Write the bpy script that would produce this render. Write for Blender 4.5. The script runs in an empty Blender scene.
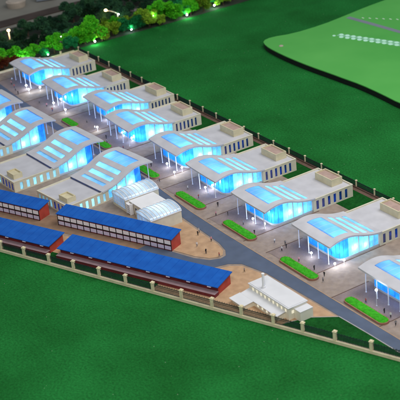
import bpy, math, random
from mathutils import Vector, Matrix, noise
R = math.radians
rnd = random.Random(7)
sc = bpy.context.scene
COL = sc.collection

# ------------------------------------------------------------------ helpers
class MB:
    def __init__(s): s.v = []; s.f = []; s.m = []
    def quad(s, *pts, mi=0):
        n = len(s.v); s.v += [tuple(p) for p in pts]; s.f.append(tuple(range(n, n+len(pts)))); s.m.append(mi)
    def box(s, x0, x1, y0, y1, z0, z1, mi=0):
        n = len(s.v)
        s.v += [(x0,y0,z0),(x1,y0,z0),(x1,y1,z0),(x0,y1,z0),(x0,y0,z1),(x1,y0,z1),(x1,y1,z1),(x0,y1,z1)]
        for q in ((0,3,2,1),(4,5,6,7),(0,1,5,4),(1,2,6,5),(2,3,7,6),(3,0,4,7)):
            s.f.append(tuple(n+i for i in q)); s.m.append(mi)
    def tube(s, a, b, r0, r1=None, n=10, mi=0, cap=True):
        r1 = r0 if r1 is None else r1
        a = Vector(a); b = Vector(b); d = (b-a).normalized()
        u = d.orthogonal().normalized(); w = d.cross(u); k = len(s.v)
        for p, r in ((a, r0), (b, r1)):
            for i in range(n):
                t = 2*math.pi*i/n; s.v.append(tuple(p + r*(math.cos(t)*u + math.sin(t)*w)))
        for i in range(n):
            j = (i+1) % n; s.f.append((k+i, k+j, k+n+j, k+n+i)); s.m.append(mi)
        if cap:
            s.f.append(tuple(k+i for i in reversed(range(n)))); s.m.append(mi)
            s.f.append(tuple(k+n+i for i in range(n))); s.m.append(mi)
    def ball(s, c, r, n=10, m=6, sz=1, mi=0):
        k = len(s.v); c = Vector(c)
        s.v.append((c.x, c.y, c.z - r*sz))
        for j in range(1, m):
            ph = math.pi*j/m - math.pi/2
            for i in range(n):
                t = 2*math.pi*i/n
                s.v.append((c.x + r*math.cos(ph)*math.cos(t), c.y + r*math.cos(ph)*math.sin(t), c.z + r*sz*math.sin(ph)))
        s.v.append((c.x, c.y, c.z + r*sz)); top = len(s.v)-1
        for i in range(n):
            s.f.append((k, k+1+(i+1) % n, k+1+i)); s.m.append(mi)
            s.f.append((top, top-n+i, top-n+(i+1) % n)); s.m.append(mi)
        for j in range(m-2):
            for i in range(n):
                a = k+1+j*n+i; b = k+1+j*n+(i+1) % n; s.f.append((a, b, b+n, a+n)); s.m.append(mi)
    def prism(s, poly, z0, z1, mi=0, mi_side=None):
        n = len(s.v); k = len(poly); ms = mi if mi_side is None else mi_side
        s.v += [(x, y, z0) for x, y in poly] + [(x, y, z1) for x, y in poly]
        s.f.append(tuple(n+k+i for i in range(k))); s.m.append(mi)
        s.f.append(tuple(n+i for i in reversed(range(k)))); s.m.append(mi)
        for i in range(k):
            j = (i+1) % k; s.f.append((n+i, n+j, n+k+j, n+k+i)); s.m.append(ms)
    def build(s, name, mats, parent=None, smooth=False, loc=None, bevel=0):
        me = bpy.data.meshes.new(name); me.from_pydata(s.v, [], s.f)
        if not isinstance(mats, (list, tuple)): mats = [mats]
        for m in mats: me.materials.append(m)
        for p, mi in zip(me.polygons, s.m): p.material_index = mi; p.use_smooth = smooth
        me.update()
        o = bpy.data.objects.new(name, me); COL.objects.link(o)
        if parent: o.parent = parent
        if loc: o.location = loc
        if bevel:
            b = o.modifiers.new('bevel', 'BEVEL'); b.width = bevel; b.segments = 2; b.limit_method = 'ANGLE'
        return o

def tag(o, label=None, cat=None, group=None, kind=None):
    if label: o['label'] = label
    if cat: o['category'] = cat
    if group: o['group'] = group
    if kind: o['kind'] = kind
    return o
def empty(name, loc, rz=0, label=None, cat=None, group=None):
    o = bpy.data.objects.new(name, None); COL.objects.link(o); o.location = loc; o.rotation_euler = (0, 0, rz)
    o.empty_display_size = .2
    return tag(o, label, cat, group)
def copy_tree(o, parent=None):
    c = o.copy(); COL.objects.link(c); c.parent = parent
    for ch in list(o.children):
        copy_tree(ch, c)
    return c

def mat(name, col, rough=.7, var=.12, scale=.6, bump=0, bscale=None, col2=None, metal=0, spec=.3, detail=4, obj_coords=False):
    m = bpy.data.materials.new(name); m.use_nodes = True; nt = m.node_tree; N = nt.nodes; L = nt.links
    b = N['Principled BSDF']; b.inputs['Roughness'].default_value = rough; b.inputs['Metallic'].default_value = metal
    b.inputs['Specular IOR Level'].default_value = spec
    if obj_coords: tc = N.new('ShaderNodeTexCoord'); vec = tc.outputs['Object']
    else: g = N.new('ShaderNodeNewGeometry'); vec = g.outputs['Position']
    n = N.new('ShaderNodeTexNoise'); n.inputs['Scale'].default_value = scale; n.inputs['Detail'].default_value = detail
    L.new(vec, n.inputs['Vector'])
    cr = N.new('ShaderNodeValToRGB'); cr.color_ramp.elements[0].position = .3; cr.color_ramp.elements[1].position = .7
    c2 = col2 or tuple(min(1, c*(1+var)) for c in col); c1 = col if col2 else tuple(c*(1-var) for c in col)
    cr.color_ramp.elements[0].color = (*c1, 1); cr.color_ramp.elements[1].color = (*c2, 1)
    L.new(n.outputs['Fac'], cr.inputs['Fac']); L.new(cr.outputs['Color'], b.inputs['Base Color'])
    if bump:
        n2 = N.new('ShaderNodeTexNoise'); n2.inputs['Scale'].default_value = bscale or scale*6; n2.inputs['Detail'].default_value = 5
        L.new(vec, n2.inputs['Vector'])
        bp = N.new('ShaderNodeBump'); bp.inputs['Strength'].default_value = bump; bp.inputs['Distance'].default_value = .1
        L.new(n2.outputs['Fac'], bp.inputs['Height']); L.new(bp.outputs['Normal'], b.inputs['Normal'])
    return m

def translucent(name, col, gloss=.08, var=.15, scale=.5, transp=0.0):
    m = bpy.data.materials.new(name); m.use_nodes = True; nt = m.node_tree; N = nt.nodes; L = nt.links
    N.clear(); out = N.new('ShaderNodeOutputMaterial')
    g = N.new('ShaderNodeNewGeometry'); n = N.new('ShaderNodeTexNoise'); n.inputs['Scale'].default_value = scale
    L.new(g.outputs['Position'], n.inputs['Vector'])
    cr = N.new('ShaderNodeValToRGB'); cr.color_ramp.elements[0].position = .35; cr.color_ramp.elements[1].position = .65
    cr.color_ramp.elements[0].color = (*[c*(1-var) for c in col], 1); cr.color_ramp.elements[1].color = (*[min(1, c*(1+var)) for c in col], 1)
    L.new(n.outputs['Fac'], cr.inputs['Fac'])
    t = N.new('ShaderNodeBsdfTranslucent'); L.new(cr.outputs['Color'], t.inputs['Color'])
    d = N.new('ShaderNodeBsdfDiffuse'); L.new(cr.outputs['Color'], d.inputs['Color'])
    gl = N.new('ShaderNodeBsdfGlossy'); gl.inputs['Roughness'].default_value = .15
    a = N.new('ShaderNodeMixShader'); a.inputs[0].default_value = .3
    L.new(t.outputs[0], a.inputs[1]); L.new(d.outputs[0], a.inputs[2])
    b = N.new('ShaderNodeMixShader'); b.inputs[0].default_value = gloss
    L.new(a.outputs[0], b.inputs[1]); L.new(gl.outputs[0], b.inputs[2])
    L.new(b.outputs[0], out.inputs['Surface'])
    return m
def emit(name, col, s):
    m = bpy.data.materials.new(name); m.use_nodes = True; nt = m.node_tree; N = nt.nodes; N.clear()
    e = N.new('ShaderNodeEmission'); e.inputs[0].default_value = (*col, 1); e.inputs[1].default_value = s
    o = N.new('ShaderNodeOutputMaterial'); nt.links.new(e.outputs[0], o.inputs[0]); return m
LIGHTS = {}
def point(loc, power, col, r, parent, name='light'):
    key = (power, col, r)
    if key not in LIGHTS:
        l = bpy.data.lights.new(name, 'POINT'); l.energy = power; l.color = col; l.shadow_soft_size = r; LIGHTS[key] = l
    o = bpy.data.objects.new(name, LIGHTS[key]); COL.objects.link(o); o.location = loc
    if parent: o.parent = parent
    return o

# ------------------------------------------------------------------ materials
M = {}
M['lawn'] = mat('felt_lawn', (.009, .100, .018), .95, scale=.07, col2=(.015, .170, .034), bump=.35, bscale=2.2, spec=.05)
M['lawn_in'] = mat('felt_lawn_inner', (.006, .060, .010), .95, scale=.4, col2=(.010, .09, .016), bump=.4, bscale=3, spec=.05)
M['roof'] = mat('roof_grey_lilac', (.53, .53, .57), .5, .09, .4, bump=.03, bscale=2)
M['cream'] = mat('cream_wall', (.66, .62, .49), .7, .07, .8)
M['cream2'] = mat('cream_plaster_box', (.62, .56, .38), .7, .1, .9)
M['pinkfloor'] = mat('pinkish_brown_roof_floor', (.42, .30, .26), .8, .12, 1)
M['white'] = mat('white_paint', (.78, .78, .80), .5, .04, .5)
M['column'] = mat('white_column', (.80, .82, .86), .4, .03, .5)
M['floor'] = mat('hall_floor', (.5, .55, .6), .6, .05, .5)
M['azure'] = translucent('azure_glass', (.030, .27, 1.0), .06, .3, .9)
M['cyan'] = translucent('pale_cyan_glass', (.20, .60, 1.0), .05, .3, .9)
M['whiteglow'] = translucent('white_frosted_window', (.62, .86, .98), .05, .15, .8)
M['sky_big'] = translucent('blue_rooflight', (.22, .53, .97), .10, .18, .35)
M['sky_white'] = translucent('white_rooflight', (.30, .62, .98), .08, .1, .8)
M['pane'] = translucent('dark_blue_pane', (.03, .11, .42), .15, .3, .9)
M['vaultglass'] = translucent('frosted_vault_glass', (.60, .78, .95), .12, .15, .8)
M['road'] = mat('slate_road', (.085, .110, .165), .75, .1, .5, bump=.08, bscale=4)
M['pave'] = mat('brown_grey_paving', (.25, .195, .16), .85, scale=.9, col2=(.34, .27, .22), bump=.1, bscale=4)
M['sand'] = mat('tan_sand', (.40, .25, .145), .9, scale=.8, col2=(.53, .345, .205), bump=.15, bscale=5)
M['kerb'] = mat('pale_kerb', (.42, .40, .38), .8, .1, 1)
M['blue'] = mat('blue_metal_roof', (.006, .085, .40), .5, scale=.5, col2=(.010, .12, .50), spec=.15)
M['darkred'] = mat('dark_red_wall', (.16, .022, .028), .7, .2, .9)
M['red'] = mat('brick_red_wall', (.42, .06, .04), .7, .15, .9)
M['mauve'] = mat('mauve_ledge', (.30, .20, .22), .7, .1, .8)
M['winwhite'] = mat('white_window_panel', (.86, .86, .92), .5, .05, 1)
M['winlilac'] = mat('lilac_window_panel', (.66, .64, .84), .5, .08, 1)
M['black'] = mat('black_metal', (.012, .016, .02), .5, .2, 1)
M['slate_dark'] = mat('dark_green_fence_metal', (.012, .03, .03), .6, .2, 1)
M['post'] = mat('cream_post', (.72, .64, .43), .7, .1, 1)
M['brown'] = mat('brown_base_wall', (.14, .085, .065), .85, .15, .7)
M['planter'] = mat('brown_red_kerb', (.30, .15, .10), .8, .15, .8)
M['hedge'] = mat('bright_green_turf', (.03, .26, .012), .95, scale=1.6, col2=(.06, .42, .02), bump=.3, bscale=6, spec=.1)
M['plat'] = mat('light_green_board', (.075, .37, .07), .8, scale=.06, col2=(.105, .43, .09), bump=.05, bscale=1.5, spec=.15)
M['platside'] = mat('black_board_edge', (.006, .006, .008), .6, .2, 1)
M['platroad'] = mat('grey_lilac_strip', (.19, .22, .26), .8, .08, .3)
M['mark'] = mat('white_mark', (.8, .85, .8), .6, .05, 1)
M['trunk'] = mat('brown_trunk', (.07, .045, .03), .9, .2, 2)
M['leaf_bright'] = mat('bright_leaf', (.025, .34, .012), .8, scale=.9, col2=(.13, .58, .02), spec=.1)
M['leaf_yellow'] = mat('yellow_green_leaf', (.10, .25, .015), .8, scale=.9, col2=(.26, .42, .03), spec=.1)
M['leaf_teal'] = mat('teal_green_leaf', (.010, .16, .05), .8, scale=.9, col2=(.02, .30, .09), spec=.1)
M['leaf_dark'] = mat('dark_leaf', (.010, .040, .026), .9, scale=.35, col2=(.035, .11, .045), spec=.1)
M['leaf_red'] = mat('dark_red_leaf', (.10, .015, .008), .9, scale=.9, col2=(.17, .04, .015), spec=.1)
M['soil'] = mat('dark_planting_bed', (.02, .035, .02), .95, scale=.18, col2=(.055, .06, .045), bump=.3, bscale=3)
M['path'] = mat('pinkish_grey_path', (.24, .20, .19), .9, .2, .4)
M['table'] = mat('grey_table_ground', (.17, .165, .14), .85, scale=.1, col2=(.23, .22, .19))
M['darkband'] = mat('dark_brown_band', (.05, .034, .028), .8, .3, .15)
M['drum'] = mat('pale_drum', (.42, .36, .30), .6, .1, .6)
M['blueroofA'] = mat('white_metal_roof', (.68, .69, .72), .45, .05, .5)
M['warmwall'] = mat('warm_white_wall', (.80, .77, .64), .6, .04, .6)
M['gravel'] = mat('chip', (.2, .2, .2), .9, .1, 1)
M['bulb'] = emit('lit_bulb', (.80, .90, 1), 60)
M['bulb_warm'] = emit('lit_warm_lamp', (1, .62, .25), 16)
M['bulb_green'] = emit('lit_green_led', (.45, 1, .75), 10)
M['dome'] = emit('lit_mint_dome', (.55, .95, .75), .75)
M['litwin'] = emit('lit_window', (1, .93, .70), .85)

def felt(m):
    nt = m.node_tree; N = nt.nodes; L = nt.links; b = N['Principled BSDF']
    src = b.inputs['Base Color'].links[0].from_socket; g = N.new('ShaderNodeNewGeometry')
    nap = N.new('ShaderNodeTexNoise'); nap.inputs['Scale'].default_value = 2.6; nap.inputs['Detail'].default_value = 8; nap.inputs['Roughness'].default_value = .75
    L.new(g.outputs['Position'], nap.inputs['Vector'])
    mr = N.new('ShaderNodeMapRange'); mr.inputs[1].default_value = .3; mr.inputs[2].default_value = .7; mr.inputs[3].default_value = .5; mr.inputs[4].default_value = 1.5
    L.new(nap.outputs['Fac'], mr.inputs[0])
    mx = N.new('ShaderNodeMix'); mx.data_type = 'RGBA'; mx.blend_type = 'MULTIPLY'; mx.inputs[0].default_value = 1
    cmb = N.new('ShaderNodeCombineColor'); [L.new(mr.outputs[0], cmb.inputs[i]) for i in range(3)]
    L.new(src, mx.inputs[6]); L.new(cmb.outputs[0], mx.inputs[7])
    v = N.new('ShaderNodeTexVoronoi'); v.inputs['Scale'].default_value = .6; v.inputs['Randomness'].default_value = 1
    L.new(g.outputs['Position'], v.inputs['Vector'])
    lt = N.new('ShaderNodeMath'); lt.operation = 'LESS_THAN'; lt.inputs[1].default_value = .05; L.new(v.outputs['Distance'], lt.inputs[0])
    sp = N.new('ShaderNodeSeparateColor'); L.new(v.outputs['Color'], sp.inputs[0])
    g2 = N.new('ShaderNodeMath'); g2.operation = 'GREATER_THAN'; g2.inputs[1].default_value = .55; L.new(sp.outputs[0], g2.inputs[0])
    ml = N.new('ShaderNodeMath'); ml.operation = 'MULTIPLY'; L.new(lt.outputs[0], ml.inputs[0]); L.new(g2.outputs[0], ml.inputs[1])
    m2 = N.new('ShaderNodeMath'); m2.operation = 'MULTIPLY'; m2.inputs[1].default_value = .35; L.new(ml.outputs[0], m2.inputs[0])
    mx2 = N.new('ShaderNodeMix'); mx2.data_type = 'RGBA'; mx2.inputs[7].default_value = (.5, .6, .45, 1)
    L.new(m2.outputs[0], mx2.inputs[0]); L.new(mx.outputs[2], mx2.inputs[6]); L.new(mx2.outputs[2], b.inputs['Base Color'])
    fold = N.new('ShaderNodeTexNoise'); fold.inputs['Scale'].default_value = .07; fold.inputs['Detail'].default_value = 2; fold.inputs['Distortion'].default_value = .6
    L.new(g.outputs['Position'], fold.inputs['Vector'])
    old = b.inputs['Normal'].links[0].from_node
    bp = N.new('ShaderNodeBump'); bp.inputs['Strength'].default_value = .8; bp.inputs['Distance'].default_value = 1.6
    L.new(fold.outputs['Fac'], bp.inputs['Height']); L.new(bp.outputs['Normal'], old.inputs['Normal'])
felt(M['lawn']); felt(M['lawn_in'])
# paving with fine joints
def tiled(name, c1, c2, joint, w, h, s=1.0):
    m = mat(name, c1, .85, scale=.5, col2=c2, bump=.08, bscale=5)
    nt = m.node_tree; N = nt.nodes; L = nt.links; b = N['Principled BSDF']
    src = b.inputs['Base Color'].links[0].from_socket
    g = N.new('ShaderNodeNewGeometry'); br = N.new('ShaderNodeTexBrick'); br.offset = .5
    br.inputs['Scale'].default_value = s; br.inputs['Brick Width'].default_value = w; br.inputs['Row Height'].default_value = h
    br.inputs['Mortar Size'].default_value = .035; br.inputs['Color1'].default_value = (1, 1, 1, 1); br.inputs['Color2'].default_value = (.90, .90, .92, 1)
    br.inputs['Mortar'].default_value = (*joint, 1); L.new(g.outputs['Position'], br.inputs['Vector'])
    mx = N.new('ShaderNodeMix'); mx.data_type = 'RGBA'; mx.blend_type = 'MULTIPLY'; mx.inputs[0].default_value = 1
    L.new(src, mx.inputs[6]); L.new(br.outputs['Color'], mx.inputs[7]); L.new(mx.outputs[2], b.inputs['Base Color'])
    return m
M['plaza'] = tiled('mauve_brown_pavers', (.23, .18, .165), (.30, .235, .21), (.86, .82, .82), .7, .35)

# ------------------------------------------------------------------ setting
def sheet(name, poly, z, m, thick=0):
    b = MB()
    if thick: b.prism(poly, z-thick, z)
    else: b.quad(*[(x, y, z) for x, y in poly])
    o = b.build(name, m); tag(o, kind='structure'); return o

sheet('ground', [(-400, -300), (400, -300), (400, 500), (-400, 500)], 0, M['lawn'])
FD = Vector((math.cos(R(22.2)), math.sin(R(22.2)))); FN = Vector((-FD.y, FD.x)); F0 = Vector((7.1, -40.0))
def fpt(x):  # point of the front fence line at world x
    t = (x - F0.x)/FD.x; return (x, F0.y + t*FD.y)
site = [fpt(-82), fpt(83.9), (118, -9.4), (118, 23.0), (-81, 23.0)]
sheet('paving', site, .16, M['pave'], .15)
# inner lawn between the halls and the rear fence
sheet('inner_lawn', [(-80, 15.6), (117, 15.6), (117, 22.0), (-80, 22.0)], .19, M['lawn_in'])
# tiled forecourts in front of every hall of the long row
HX = [-68.7, -50.9, -34.9, -21.0, -3.4, 12.3, 29.1, 47.0, 66.4]
HY = [1.3, .9, 3.3, .8, 1.4, .2, -.6, -.2, -1.5]
HL = [18.0, 17.5, 17.6, 18.0, 18.7, 19.0, 20.3, 20.3, 20.3]
for i, (x, y) in enumerate(zip(HX, HY)):
    sheet('forecourt_paving', [(x-6.3, y-4.6), (x+5.2, y-4.6), (x+5.2, y+3.2), (x-6.3, y+3.2)], .19, M['plaza'])
    b = MB()
    b.box(x+5.22, x+5.36, y-5.0, y+12, .17, .215); b.box(x-6.46, x-6.32, y-5.0, y+3, .17, .215)
    tag(b.build('paving_kerb', M['slate_dark'] if False else M['brown']), kind='structure')
# main road with widened junction and branch
road_up = [(-79, -2.0), (-60, -3.3), (-40, -4.1), (-5, -4.4), (5, -5.0), (18, -6.1), (30, -6.4), (118, -6.5)]
road_dn = [(118, -8.6), (60, -9.0), (46.5, -9.4), (41, -10.6), (39.4, -12.4), (38.3, -16.2), (34.5, -17.8), (31, -18.9), (24, -21.8),
           (23.6, -19.1), (28.2, -17.4), (33.5, -15.6), (36.0, -14.0), (36.9, -12.2), (36.6, -10.9), (35, -9.9), (32, -9.2), (18, -8.5), (5, -7.0), (-5, -6.2), (-40, -6.0), (-60, -5.2), (-79, -4.2)]
me_r = MB(); me_r.quad(*[(x, y, .203) for x, y in road_up + road_dn])
ro = me_r.build('road', M['road']); tag(ro, kind='structure')
sheet('sand_court', [(17.0, -8.95), (32, -9.6), (34.8, -10.2), (36.1, -11.2), (36.3, -12.2), (35.5, -13.6), (33.2, -15.1), (28, -17.0), (27.5, -16.9), (22, -14), (17, -13)], .21, M['sand'])
sheet('sand_yard', [(47.2, -9.75), (41.6, -10.95), (40.1, -12.6), (39.2, -16.6), (37.6, -17.6), (34.6, -18.5), (20, -24.3), (0, -32.8), (-20, -41), (-19, -46), fpt(24), fpt(60.9), (62.2, -12.6), (65.2, -9.3), (58, -9.4)], .21, M['sand'])
sheet('shed_yard', [(24.2, -21.6), (0, -32.1), (-30, -44.9), (-30, -36), (-8, -31), (0, -27), (4, -24), (22, -15.5), (26.5, -17.6), (24, -19.0)], .187, mat('brown_earth', (.22, .14, .09), .9, scale=.6, col2=(.30, .19, .12)))
def off(x, d): p = fpt(x); return (p[0]+FN.x*d, p[1]+FN.y*d)
sheet('lawn_strip', [off(-60, .3), off(38, .3), off(38, 3.6), off(14, 3.6), off(-60, 3.6)], .225, M['lawn_in'])
sheet('lawn_triangle', [(65.3, -9.15), (62.3, -12.8), (61.2, -16.9), fpt(61.8), fpt(83.0), (83.2, -8.95), (72, -8.95)], .20, M['lawn_in'])
def strip_line(name, pts, w, z0, z1, m):
    b = MB()
    for (x0, y0), (x1, y1) in zip(pts, pts[1:]):
        d = Vector((x1-x0, y1-y0)).normalized(); n = Vector((-d.y, d.x))*w/2
        b.prism([(x0-n.x, y0-n.y), (x1-n.x, y1-n.y), (x1+n.x, y1+n.y), (x0+n.x, y0+n.y)], z0, z1)
    return tag(b.build(name, m), kind='structure')
strip_line('road_kerb', [(65.3, -9.08), (72, -8.9), (83.6, -8.82)], .14, .17, .26, M['kerb'])
strip_line('lawn_kerb', [(65.3, -9.15), (62.3, -12.8), (61.2, -16.6)], .12, .17, .25, M['kerb'])
strip_line('road_kerb', [(5, -5.0), (18, -6.1), (30, -6.4), (117, -6.48)], .10, .17, .235, M['sand'])
# far side: planting bed, pinkish paths, grey table floor, dark band
sheet('planting_bed', [(-82.2, 23.2), (-80.9, 60), (-81, 90), (-77, 130), (-112, 130), (-112, 16), (-112, -60), (-81.6, -60)], .05, M['soil'])
strip_line('garden_path', [(-103, -10), (-100, 14), (-98, 30), (-99, 50), (-95, 80), (-96, 120)], 1.8, .03, .08, M['path'])
strip_line('garden_path', [(-91, -10), (-92, 12), (-90.5, 24), (-92.5, 34), (-90.5, 52), (-89, 70), (-88, 110)], 1.0, .03, .085, M['path'])
sheet('far_road', [(-112, -120), (-112, 300), (-300, 300), (-300, -120)], .06, M['table'])
b = MB(); b.prism([(-121.5, -80), (-112.3, -80), (-114.5, 34), (-113.0, 70), (-116, 70), (-119, 40)], .05, .35)
tag(b.build('dark_verge', M['darkband']), kind='structure')

# ------------------------------------------------------------------ halls
def interp(tab, d):
    if d <= tab[0][0]: return tab[0][1]
    for (a, za), (c, zc) in zip(tab, tab[1:]):
        if d <= c:
            t = (d-a)/(c-a); t = t*t*(3-2*t) if False else t
            return za + (zc-za)*t
    return tab[-1][1]
def smoothtab(tab):   # resample a profile softly
    def g(d):
        s = 0; w = 0
        for k in range(-4, 5):
            ww = math.exp(-(k/2.2)**2); s += ww*interp(tab, d+k*.22); w += ww
        return s/w
    return g
PR = smoothtab([(-1, 3.95), (0, 4.25), (1.5, 4.65), (3, 4.82), (4.5, 4.72), (6, 4.30), (7.5, 3.70), (9, 3.28), (10.5, 3.0), (12, 2.88), (14, 2.85)])
PL = smoothtab([(-1, 4.4), (0, 4.6), (1.5, 4.9), (3, 5.0), (4.5, 4.9), (6, 4.4), (7.5, 3.72), (9, 3.12), (10.5, 2.8), (12, 2.6), (14, 2.5)])

def make_hall(name, W, L, prof, tilt, rear_win, win_scale=1, left=False, wave_end=11.4, power=330, rear_power=40):
    root = empty(name, (0, 0, 0))
    hw = W/2
    tl = lambda x, d: tilt*(-x/hw)*max(0, 1 - d/9.0)
    Z = lambda x, d: prof(d) + tl(x, d)
    TH = .30
    # --- wave roof with openings for rooflights
    big = (-.66*hw, .73*hw, 1.9, 5.1)
    strips = [(-.66*hw, .80*hw, 6.25, 7.3), (-.66*hw, .82*hw, 7.95, 8.9), (-.66*hw, .84*hw, 9.5, 10.35)]
    if left: strips = [(-.68*hw, .66*hw, 6.3, 7.35), (-.68*hw, .66*hw, 8.2, 9.25), (-.68*hw, .66*hw, 10.1, 11.0)]
    holes = [big] + strips
    xs = sorted(set([-hw, hw, 0, -hw*.85, hw*.87] + [h[0] for h in holes] + [h[1] for h in holes]))
    ys = set(); k = 0.0
    while k < wave_end: ys.add(round(k, 3)); k += .5
    ys.add(wave_end)
    for h in holes: ys.add(h[2]); ys.add(h[3])
    ys = sorted(ys); ys2 = [ys[0]]
    for v in ys[1:]:
        if v - ys2[-1] > .04: ys2.append(v)
        elif any(abs(v-h[2]) < 1e-6 or abs(v-h[3]) < 1e-6 for h in holes): ys2[-1] = v
    ys = ys2
    def front(x, d):  # softly bowed front edge
        t = x/hw
        return d - max(0, 1-d/1.6)*(.10*(1-t*t)) + max(0, 1-d/1.6)*.0
    def solid(i, j):
        if not (0 <= i < len(xs)-1 and 0 <= j < len(ys)-1): return False
        cx = (xs[i]+xs[i+1])/2; cy = (ys[j]+ys[j+1])/2
        return not any(h[0] < cx < h[1] and h[2] < cy < h[3] for h in holes)
    b = MB(); top = {}; bot = {}
    for i, x in enumerate(xs):
        for j, d in enumerate(ys):
            z = Z(x, d); yy = front(x, d)
            top[i, j] = len(b.v); b.v.append((x, yy, z)); bot[i, j] = len(b.v); b.v.append((x, yy, z-TH))
    def F(*q): b.f.append(q); b.m.append(0)
    for i in range(len(xs)-1):
        for j in range(len(ys)-1):
            if not solid(i, j): continue
            F(top[i,j], top[i+1,j], top[i+1,j+1], top[i,j+1]); F(bot[i,j], bot[i,j+1], bot[i+1,j+1], bot[i+1,j])
            if not solid(i-1, j): F(top[i,j], top[i,j+1], bot[i,j+1], bot[i,j])
            if not solid(i+1, j): F(top[i+1,j+1], top[i+1,j], bot[i+1,j], bot[i+1,j+1])
            if not solid(i, j-1): F(top[i+1,j], top[i,j], bot[i,j], bot[i+1,j])
            if not solid(i, j+1): F(top[i,j+1], top[i+1,j+1], bot[i+1,j+1], bot[i,j+1])
    roof = b.build('roof', M['roof'], root)
    for n, h in enumerate(holes):
        b = MB(); K = 8
        for k in range(K):
            y0 = h[2]+(h[3]-h[2])*k/K; y1 = h[2]+(h[3]-h[2])*(k+1)/K
            b.quad((h[0], y0, Z(h[0], y0)-.05), (h[1], y0, Z(h[1], y0)-.05), (h[1], y1, Z(h[1], y1)-.05), (h[0], y1, Z(h[0], y1)-.05))
        sk = b.build('rooflight', M['sky_big'] if n == 0 else M['sky_white'], roof, smooth=True)
        if n == 0:
            for t in (.2, .4, .6, .8):
                b = MB()
                x = h[0] + (h[1]-h[0])*t; ym = (h[2]+h[3])/2
                for k in range(6):
                    y0 = h[2]+(h[3]-h[2])*k/6; y1 = h[2]+(h[3]-h[2])*(k+1)/6
                    b.quad((x-.03, y0, Z(x, y0)-.035), (x+.03, y0, Z(x, y0)-.035), (x+.03, y1, Z(x, y1)-.035), (x-.03, y1, Z(x, y1)-.035))
                b.build('glazing_bar', M['roof'], roof)
    # --- front glass: wraps from one side to the other with rounded corners
    gx = hw-.45; gy = 2.3; r = 1.3
    path = [(-gx, 4.3)]
    for k in range(7):
        a = math.pi + (math.pi/2)*k/6; path.append((-gx+r+r*math.cos(a), gy+r+r*math.sin(a)))
    path += [(-gx+r+(2*gx-2*r)*k/8, gy) for k in range(1, 8)]
    for k in range(7):
        a = -math.pi/2 + (math.pi/2)*k/6; path.append((gx-r+r*math.cos(a), gy+r+r*math.sin(a)))
    path.append((gx, 4.3))
    b = MB(); zb = .55
    for (x0, y0), (x1, y1) in zip(path, path[1:]):
        b.quad((x0, y0, zb), (x1, y1, zb), (x1, y1, Z(x1, y1)-TH+.02), (x0, y0, Z(x0, y0)-TH+.02))
    gl = b.build('front_glass', M['azure'], root, smooth=True)
    b = MB()
    for (x0, y0) in path[2:-2:2]:
        b.tube((x0, y0-.03, zb), (x0, y0-.03, Z(x0, y0)-TH), .035, n=5)
    b.build('glazing_bar', M['cyan'], gl)
    # plinth under the glass
    b = MB()
    pp = path + [(gx, 10.9), (-gx, 10.9)]
    cx, cy = 0, 6
    pp = [(x + (.06 if x > 0 else -.06), y - (.06 if y < 4 else 0)) for x, y in pp]
    b.prism(pp, .17, zb)
    b.build('plinth', M['floor'], root)
    # --- side panels in three bays each side + mullions
    for s in (-1, 1):
        b = MB(); y = 4.3
        ends = [4.3, 6.5, 8.7, 10.9]
        for k in range(3):
            y0 = ends[k] + (.0 if k == 0 else .09); y1 = ends[k+1]-.09
            pb = MB(); n = 5
            for q in range(n):
                a0 = y0+(y1-y0)*q/n; a1 = y0+(y1-y0)*(q+1)/n
                pb.quad((s*gx, a0, zb), (s*gx, a1, zb), (s*gx, a1, Z(s*gx, a1)-TH+.02), (s*gx, a0, Z(s*gx, a0)-TH+.02))
            pb.build('side_glass', M['azure'] if (k == 0 and False) else M['cyan'], root, smooth=True)
        b = MB()
        for k in (1, 2, 3):
            b.box(s*gx-.12, s*gx+.06, ends[k]-.09, ends[k]+.09, zb, Z(s*gx, ends[k])-TH+.02)
        for q in (5.4, 7.6, 9.8):
            b.box(s*gx-.03, s*gx+.03, q-.03, q+.03, zb, Z(s*gx, q)-TH)
        b.build('mullion', M['white'], root)
    # --- rear block walls with window openings
    y0, y1 = 11.0, L; zt = 2.55 if not left else 2.3; zf = .17; wt = .22
    wx = hw-.15
    wall = MB()
    n = 6; pitch = (y1-.9-(y0+.3))/n; ww = pitch*.46; wz0, wz1 = .42, zt-.32
    wins = []
    for s in (-1, 1):
        xa, xb = (wx-wt, wx) if s > 0 else (-wx, -wx+wt)
        ycur = y0
        for k in range(n):
            yc = y0+.3+pitch*(k+.5)
            wall.box(xa, xb, ycur, yc-ww/2, zf, zt); wall.box(xa, xb, yc-ww/2, yc+ww/2, zf, wz0); wall.box(xa, xb, yc-ww/2, yc+ww/2, wz1, zt)
            ycur = yc+ww/2; wins.append((s, yc))
        wall.box(xa, xb, ycur, y1, zf, zt)
    # rear facade
    m = 8; xc = -wx+wt; step = (2*wx-2*wt)/m; rw = []
    for k in range(m):
        c = -wx+wt+step*(k+.5)
        wall.box(xc, c-step*.27, y1-wt, y1, zf, zt); wall.box(c-step*.27, c+step*.27, y1-wt, y1, zf, wz0); wall.box(c-step*.27, c+step*.27, y1-wt, y1, wz1, zt)
        xc = c+step*.27; rw.append(c)
    wall.box(xc, wx-wt, y1-wt, y1, zf, zt)
    # return walls joining the glazed front
    for s in (-1, 1):
        a, c = sorted((s*(gx-.2), s*(wx-wt-.001)))
        wall.box(a, c, y0, y0+.18, zf, zt)
    wall.box(-(gx-.2), gx-.2, y0+.02, y0+.18, zf, zt)
    # band up to the wave roof
    wall.box(-wx+.02, wx-.02, wave_end-.30, wave_end-.12, zt, Z(0, wave_end)-TH+.01)
    wo = wall.build('wall', M['cream'], root)
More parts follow.
